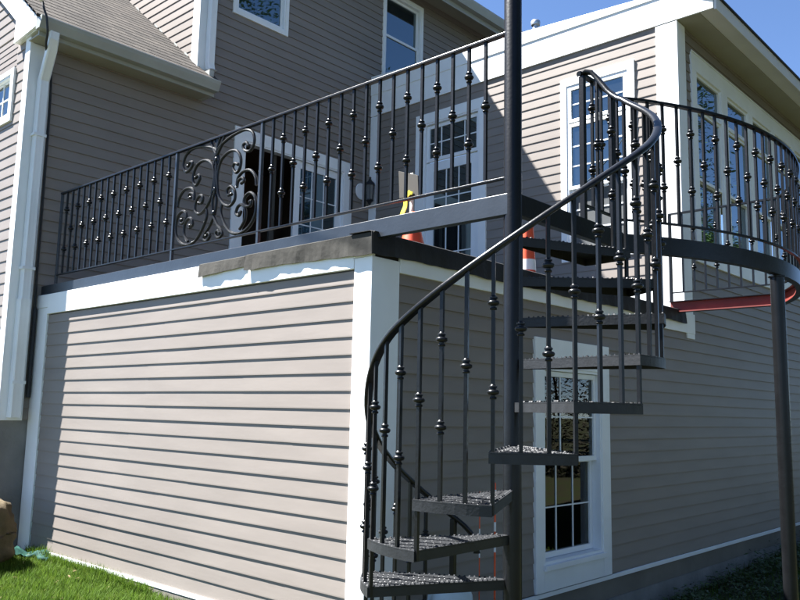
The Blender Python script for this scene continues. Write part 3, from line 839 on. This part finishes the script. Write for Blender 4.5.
# ------------------------------------------------------------------ small objects
# traffic cones on the deck
def cone(loc, r0, r1, h, bands, label, base=True):
    t = thing('traffic_cone', loc, label, 'traffic cone', 'orange traffic cones on the deck')
    x, y, z = loc
    if base:
        m = MB(); m.box(x-r0*1.35, x+r0*1.35, y-r0*1.35, y+r0*1.35, z, z+.022); m.build('base', CONEO, t, bevel=.006)
    def rr(s): return r0+(r1-r0)*s
    m = MB(); m.lathe([(rr(0), z+.022),(rr(0)*.97, z+.05)]+[(rr(s/10), z+.05+(h-.05)*s/10) for s in range(1, 10)]+[(r1, z+h-.006),(r1*.7, z+h)], 24, (x, y, 0))
    m.build('body', CONEO, t, smooth=True)
    for (s0, s1) in bands:
        m = MB(); m.lathe([(rr(s0)+.002, z+.05+(h-.05)*s0),(rr(s1)+.002, z+.05+(h-.05)*s1)], 24, (x, y, 0)); m.build('reflective_band', CONEW, t, smooth=True)
    return t
cone((.75,.33,2.65), .105, .028, .36, [], 'plain orange traffic cone on the deck below the yellow ribbon')
cone((2.2,.285,2.65), .072, .050, .52, [(.16,.36)], 'slim orange cone with a white band right behind the stair pole')
# stake standing behind the cone
sx, sy = .88, .46
sk = thing('wooden_stake', (sx, sy, 2.65), 'pale wooden stake with tan board and yellow ribbon behind the deck rail', 'stake')
m = MB(); m.box(sx-.009, sx+.009, sy-.014, sy+.014, 2.65, 3.36); m.build('shaft', STAKE, sk, bevel=.002)
m = MB()
c0 = Vector((sx-.012, sy+.11, 3.20)); m.prism([(sx-.02, sy+.125, 3.395), (sx-.02, sy-.075, 3.325), (sx-.02, sy-.085, 3.165), (sx-.02, sy+.11, 3.175)], (.01, 0, 0)); m.build('board', WOOD, sk, bevel=.002)
m = MB()
q = [(sx-.03, sy-.012, 3.205),(sx-.034, sy+.012, 3.19),(sx-.036, sy+.03, 3.165),(sx-.034, sy+.035, 3.10),(sx-.04, sy+.055, 3.05),(sx-.042, sy+.075, 2.985),(sx-.036, sy+.078, 2.93)]
m.sweep(catmull(q, 4), [(-.019,-.002),(.019,-.002),(.022,.002),(-.017,.003)], up=(1,0,.1))
m.sweep(catmull([(sx-.026, sy-.03, 3.19),(sx-.03, sy, 3.20),(sx-.026, sy+.035, 3.185)], 4), [(-.012,-.003),(.012,-.003),(.012,.003),(-.012,.003)], up=(1,0,0))
m.build('ribbon', YEL, sk)
# driveway markers by the shaded wall
def marker(x, y, h, r, label):
    z = gz(x, y)
    t = thing('driveway_marker', (x, y, z), label, 'marker stake', 'thin reflective marker stakes by the wall')
    m = MB(); m.lathe([(r, z-.05),(r, z+h-.01),(r*.5, z+h)], 8, (x, y, 0)); m.build('rod', MARKO, t, smooth=True)
    for zz_ in (z+h*.93, z+h*.74, z+h*.62): 
        m = MB(); m.lathe([(r+.0012, zz_-.03),(r+.0012, zz_+.03)], 8, (x, y, 0)); m.build('reflective_band', MARKW, t, smooth=True)
marker(.915, -.30, 1.10, .0065, 'bright orange and white marker stake beside the stair pole')
marker(.80, -.26, 1.03, .0035, 'thinner dull marker stake left of the bright orange one')
# tub behind the stairs
tb = thing('plastic_tub', (.40,-.34,gz(.4,-.34)), 'pale blue plastic tub upside down behind the lowest treads', 'tub')
z = gz(.4,-.34)
m = MB(); m.lathe([(.17,z),(.175,z+.02),(.165,z+.03),(.135,z+.42),(.12,z+.455),(.06,z+.47),(.004,z+.472)], 32, (.40,-.34,0)); m.build('body', TUBM, tb, smooth=True)
m = MB(); m.lathe([(.18,z+.001),(.185,z+.006),(.185,z+.03),(.172,z+.034)], 32, (.40,-.34,0)); m.build('rim', TUBM, tb, smooth=True)
# boulder
def boulder():
    bm = bmesh.new(); bmesh.ops.create_icosphere(bm, subdivisions=5, radius=1)
    for v in bm.verts:
        p = v.co.copy()
        k = 4.0
        l = (abs(p.x)**k+abs(p.y)**k+abs(p.z)**k)**(1/k)
        p = p/l
        d = 1+.13*noise.noise(p*1.7+Vector((3,1,2)))+.06*noise.noise(p*4.5)+.025*noise.noise(p*11)
        p *= d
        v.co = Vector((p.x*.44, p.y*.36, p.z*.33))
        if v.co.z > 0: v.co.z += .05*(-v.co.x)/.4
    me = bpy.data.meshes.new('boulder'); bm.to_mesh(me); bm.free(); me.materials.append(STONE)
    for p in me.polygons: p.use_smooth = True
    o = bpy.data.objects.new('boulder', me); COL.objects.link(o)
    o.location = (-.80, 4.22, .43)
    tag(o, 'rough tan boulder at the foot of the house corner', 'boulder')
boulder()
# crumpled teal drain sleeve
m = MB()
rt = random.Random(2)
P0 = [(-.24,4.36,.19),(-.16,4.26,.165),(-.06,4.16,.155),(.0-.03,3.98,.15)]
cp = catmull(P0, 6)
nn = 10
vs = []
for i, p in enumerate(cp):
    t = i/(len(cp)-1); w = .085+.025*math.sin(i*.9)
    dirv = (cp[min(i+1,len(cp)-1)]-cp[max(i-1,0)]).normalized(); sd = Vector((-dirv.y, dirv.x, 0)).normalized()
    for j in range(nn):
        a = 2*math.pi*j/nn
        vs.append(p + sd*(w*math.cos(a)) + Vector((0,0,1))*((.026+.02*math.sin(i*.55+1))*math.sin(a)+.018*math.sin(3*a+i*.8)))
fs = [(i*nn+j, i*nn+(j+1) % nn, (i+1)*nn+(j+1) % nn, (i+1)*nn+j) for i in range(len(cp)-1) for j in range(nn)]
m.add(vs, fs)
o = m.build('drain_sleeve', TEAL, None, smooth=True)
o.modifiers.clear()
tag(o, 'flattened teal plastic drain sleeve lying in the grass by the corner', 'drain sleeve')
# utility cable
cb = thing('power_cable', (-.40, 4.40, 5.5), 'black cable dropping past the gutter beside the wing corner', 'cable')
m = MB(); m.tube(catmull([(-1.6,3.2,7.9),(-.9,3.9,6.5),(-.43,4.40,5.78),(-.365,4.40,5.54),(-.345,4.375,5.46),(-.335,4.365,5.38),(-.315,4.38,5.28),(-.27,4.50,5.20),(-.14,4.70,5.08),(-.085,4.742,4.9),(-.07,4.745,4.0),(-.065,4.745,3.0),(-.06,4.745,2.5)], 6), .012, 8); m.build('cord', CABLE, cb, smooth=True)
m = MB(); m.lathe([(.012,5.60),(.028,5.61),(.03,5.64),(.02,5.66),(.03,5.68),(.028,5.71),(.012,5.72)], 12, (-.40,4.40,0)); m.build('insulator', CERAM, cb, smooth=True)
m = MB(); m.lathe([(.022,1.62),(.022,2.50),(.012,2.53)], 12, (-.055,4.742,0)); m.build('conduit', CABLE, cb, smooth=True)

# ------------------------------------------------------------------ trees across the lawn (reflected in the glass; some added to block sky light)
def tree_meshes(seed, H, crown):
    r = random.Random(seed)
    t = MB()
    def taper(p0, p1, r0, r1, n=8):
        p0 = Vector(p0); p1 = Vector(p1); d = (p1-p0).normalized(); a = d.cross(Vector((.3,.9,.1))).normalized(); b = d.cross(a)
        vs = []
        for (c, rr) in ((p0, r0), ((p0+p1)/2+a*r0*.4, (r0+r1)/2), (p1, r1)):
            vs += [c+(a*math.cos(2*math.pi*k/n)+b*math.sin(2*math.pi*k/n))*rr for k in range(n)]
        t.add(vs, [(i*n+k, i*n+(k+1) % n, (i+1)*n+(k+1) % n, (i+1)*n+k) for i in range(2) for k in range(n)])
    taper((0,0,-.3), (.1,0,H*.55), .03*H, .018*H); taper((.1,0,H*.55), (0,.1,H*.92), .018*H, .004*H)
    tips = []
    for i in range(13):
        z = H*r.uniform(.3,.8); a = r.uniform(0, 6.28); l = crown*r.uniform(.5,1)*(1.15-.6*abs(z/H-.5))
        p = Vector((math.cos(a)*l, math.sin(a)*l, z+l*.45)); taper((.05,0,z), p, .010*H, .003*H, 6); tips.append(p); tips.append(p*.6+Vector((0,0,z*.42)))
    tips.append(Vector((0,0,H*.95)))
    c = MB()
    for p in tips:
        for k in range(1700):
            v = Vector((r.gauss(0,1), r.gauss(0,1), r.gauss(0,.75))); v = v.normalized()*crown*.36*r.random()**.45
            leafquad(c, p+v, r.uniform(.05,.095), r)
    return t, c
protos = []
for i, (H, cr) in enumerate(((15, 4.6), (10, 3.2))):
    tm, cm = tree_meshes(20+i, H, cr)
    protos.append((tm, cm))
pm = []
spots = [(9.5,-9.5,0),(14.5,-8.8,0),(2,-14,0),(24.5,-10.6,0),(27,-10.2,1),(21.5,-9.4,1),(30,-19,1),(38,-13,1),(19,-15.5,0),(13,-20,0),(25,-23,0),(5,-21,0),(-4,-20,0),(-13,-19,0),(46,-22,0)]  # first three are unseen trees put in to darken the shaded walls
for i, (x, y, k) in enumerate(spots):
    t = thing('offscreen_tree', (x, y, gz(x, y)), 'leafy green tree out of view, reflected in the windows or added to block sky light', 'tree', 'trees across the lawn')
    if len(pm) <= k or pm[k] is None:
        while len(pm) <= k: pm.append(None)
        a = protos[k][0].build('trunk', BARK, None, smooth=True); b = protos[k][1].build('crown', LEAF, None)
        pm[k] = (a, b)
    else:
        a = pm[k][0].copy(); b = pm[k][1].copy(); COL.objects.link(a); COL.objects.link(b)
    for q in (a, b):
        q.parent = t; q.matrix_parent_inverse = Matrix.Identity(4); q.location = (0,0,0)
    t.rotation_euler = (0,0,i*1.3); 

wm = MB(); rwd = random.Random(9)
for i in range(42000):
    t = rwd.random(); a = R(-6-127*t); rad = 12.2+rwd.random()**2*5
    cx_, cy_ = 3+rad*math.cos(a), -1+rad*math.sin(a)
    hh = 1.9+1.3*noise.noise((cx_*.35, cy_*.35, 7)) + (2.2 if -60 < math.degrees(a) < -14 else 0)
    z = gz(cx_, cy_)+hh*rwd.random()**1.3
    leafquad(wm, (cx_, cy_, z), rwd.uniform(.04,.12), rwd)
for i in range(70):
    a = R(-6-127*rwd.random()); rad = 12.6+rwd.random()*5
    cx_, cy_ = 3+rad*math.cos(a), -1+rad*math.sin(a); z = gz(cx_, cy_)
    h = rwd.uniform(2.5, 5); lx, ly = rwd.uniform(-.5,.5), rwd.uniform(-.5,.5)
    wm.tube([(cx_, cy_, z-.1), (cx_+lx*.3, cy_+ly*.4, z+h*.5), (cx_+lx, cy_+ly, z+h)], rwd.uniform(.015,.06), 5)
o = wm.build('wood_edge', UNDER); tag(o, 'dark undergrowth at the far edge of the lawn, seen reflected in the low window', 'undergrowth', kind='stuff')

# ------------------------------------------------------------------ camera
f_px, yaw, pit, rol = 805.4627983, R(42.40833166), R(7.92203764), R(1.18628988)
fw = Vector((math.cos(yaw)*math.cos(pit), math.sin(yaw)*math.cos(pit), math.sin(pit)))
rt_ = Vector((math.sin(yaw), -math.cos(yaw), 0)); up = rt_.cross(fw)
c, s = math.cos(rol), math.sin(rol)
r2 = c*rt_+s*up; u2 = -s*rt_+c*up
cam = bpy.data.cameras.new('camera'); co = bpy.data.objects.new('camera', cam); COL.objects.link(co)
cam.sensor_width = 36; cam.lens = f_px/800*36; cam.clip_start = .05; cam.clip_end = 3000
M = Matrix((r2, u2, -fw)).transposed().to_4x4(); M.translation = Vector((-3.572,-3.507,1.55))
co.matrix_world = M
S.camera = co

# ------------------------------------------------------------------ light
sund = Vector((-.46, 1.0, 1.6)).normalized()
sl_ = bpy.data.lights.new('sun', 'SUN'); so = bpy.data.objects.new('sun', sl_); COL.objects.link(so)
sl_.energy = 5.0; sl_.angle = R(.5); sl_.color = (1.0, .985, .962)
so.rotation_euler = sund.to_track_quat('Z', 'Y').to_euler(); so.location = (-6, 14, 20)
w = bpy.data.worlds.new('World'); S.world = w; w.use_nodes = True
nt = w.node_tree; bg = nt.nodes['Background']
sky = nt.nodes.new('ShaderNodeTexSky'); sky.sky_type = 'NISHITA'; sky.sun_disc = False
sky.sun_elevation = math.asin(sund.z); sky.sun_rotation = math.atan2(sund.x, sund.y)
sky.air_density = .55; sky.dust_density = 0; sky.ozone_density = 4.5
nt.links.new(sky.outputs[0], bg.inputs[0]); bg.inputs[1].default_value = .05
S.view_settings.view_transform = 'Standard'; S.view_settings.look = 'None'
S.view_settings.gamma = 1; S.view_settings.use_curve_mapping = False
S.view_settings.exposure = 2.62
S.render.engine = 'CYCLES'
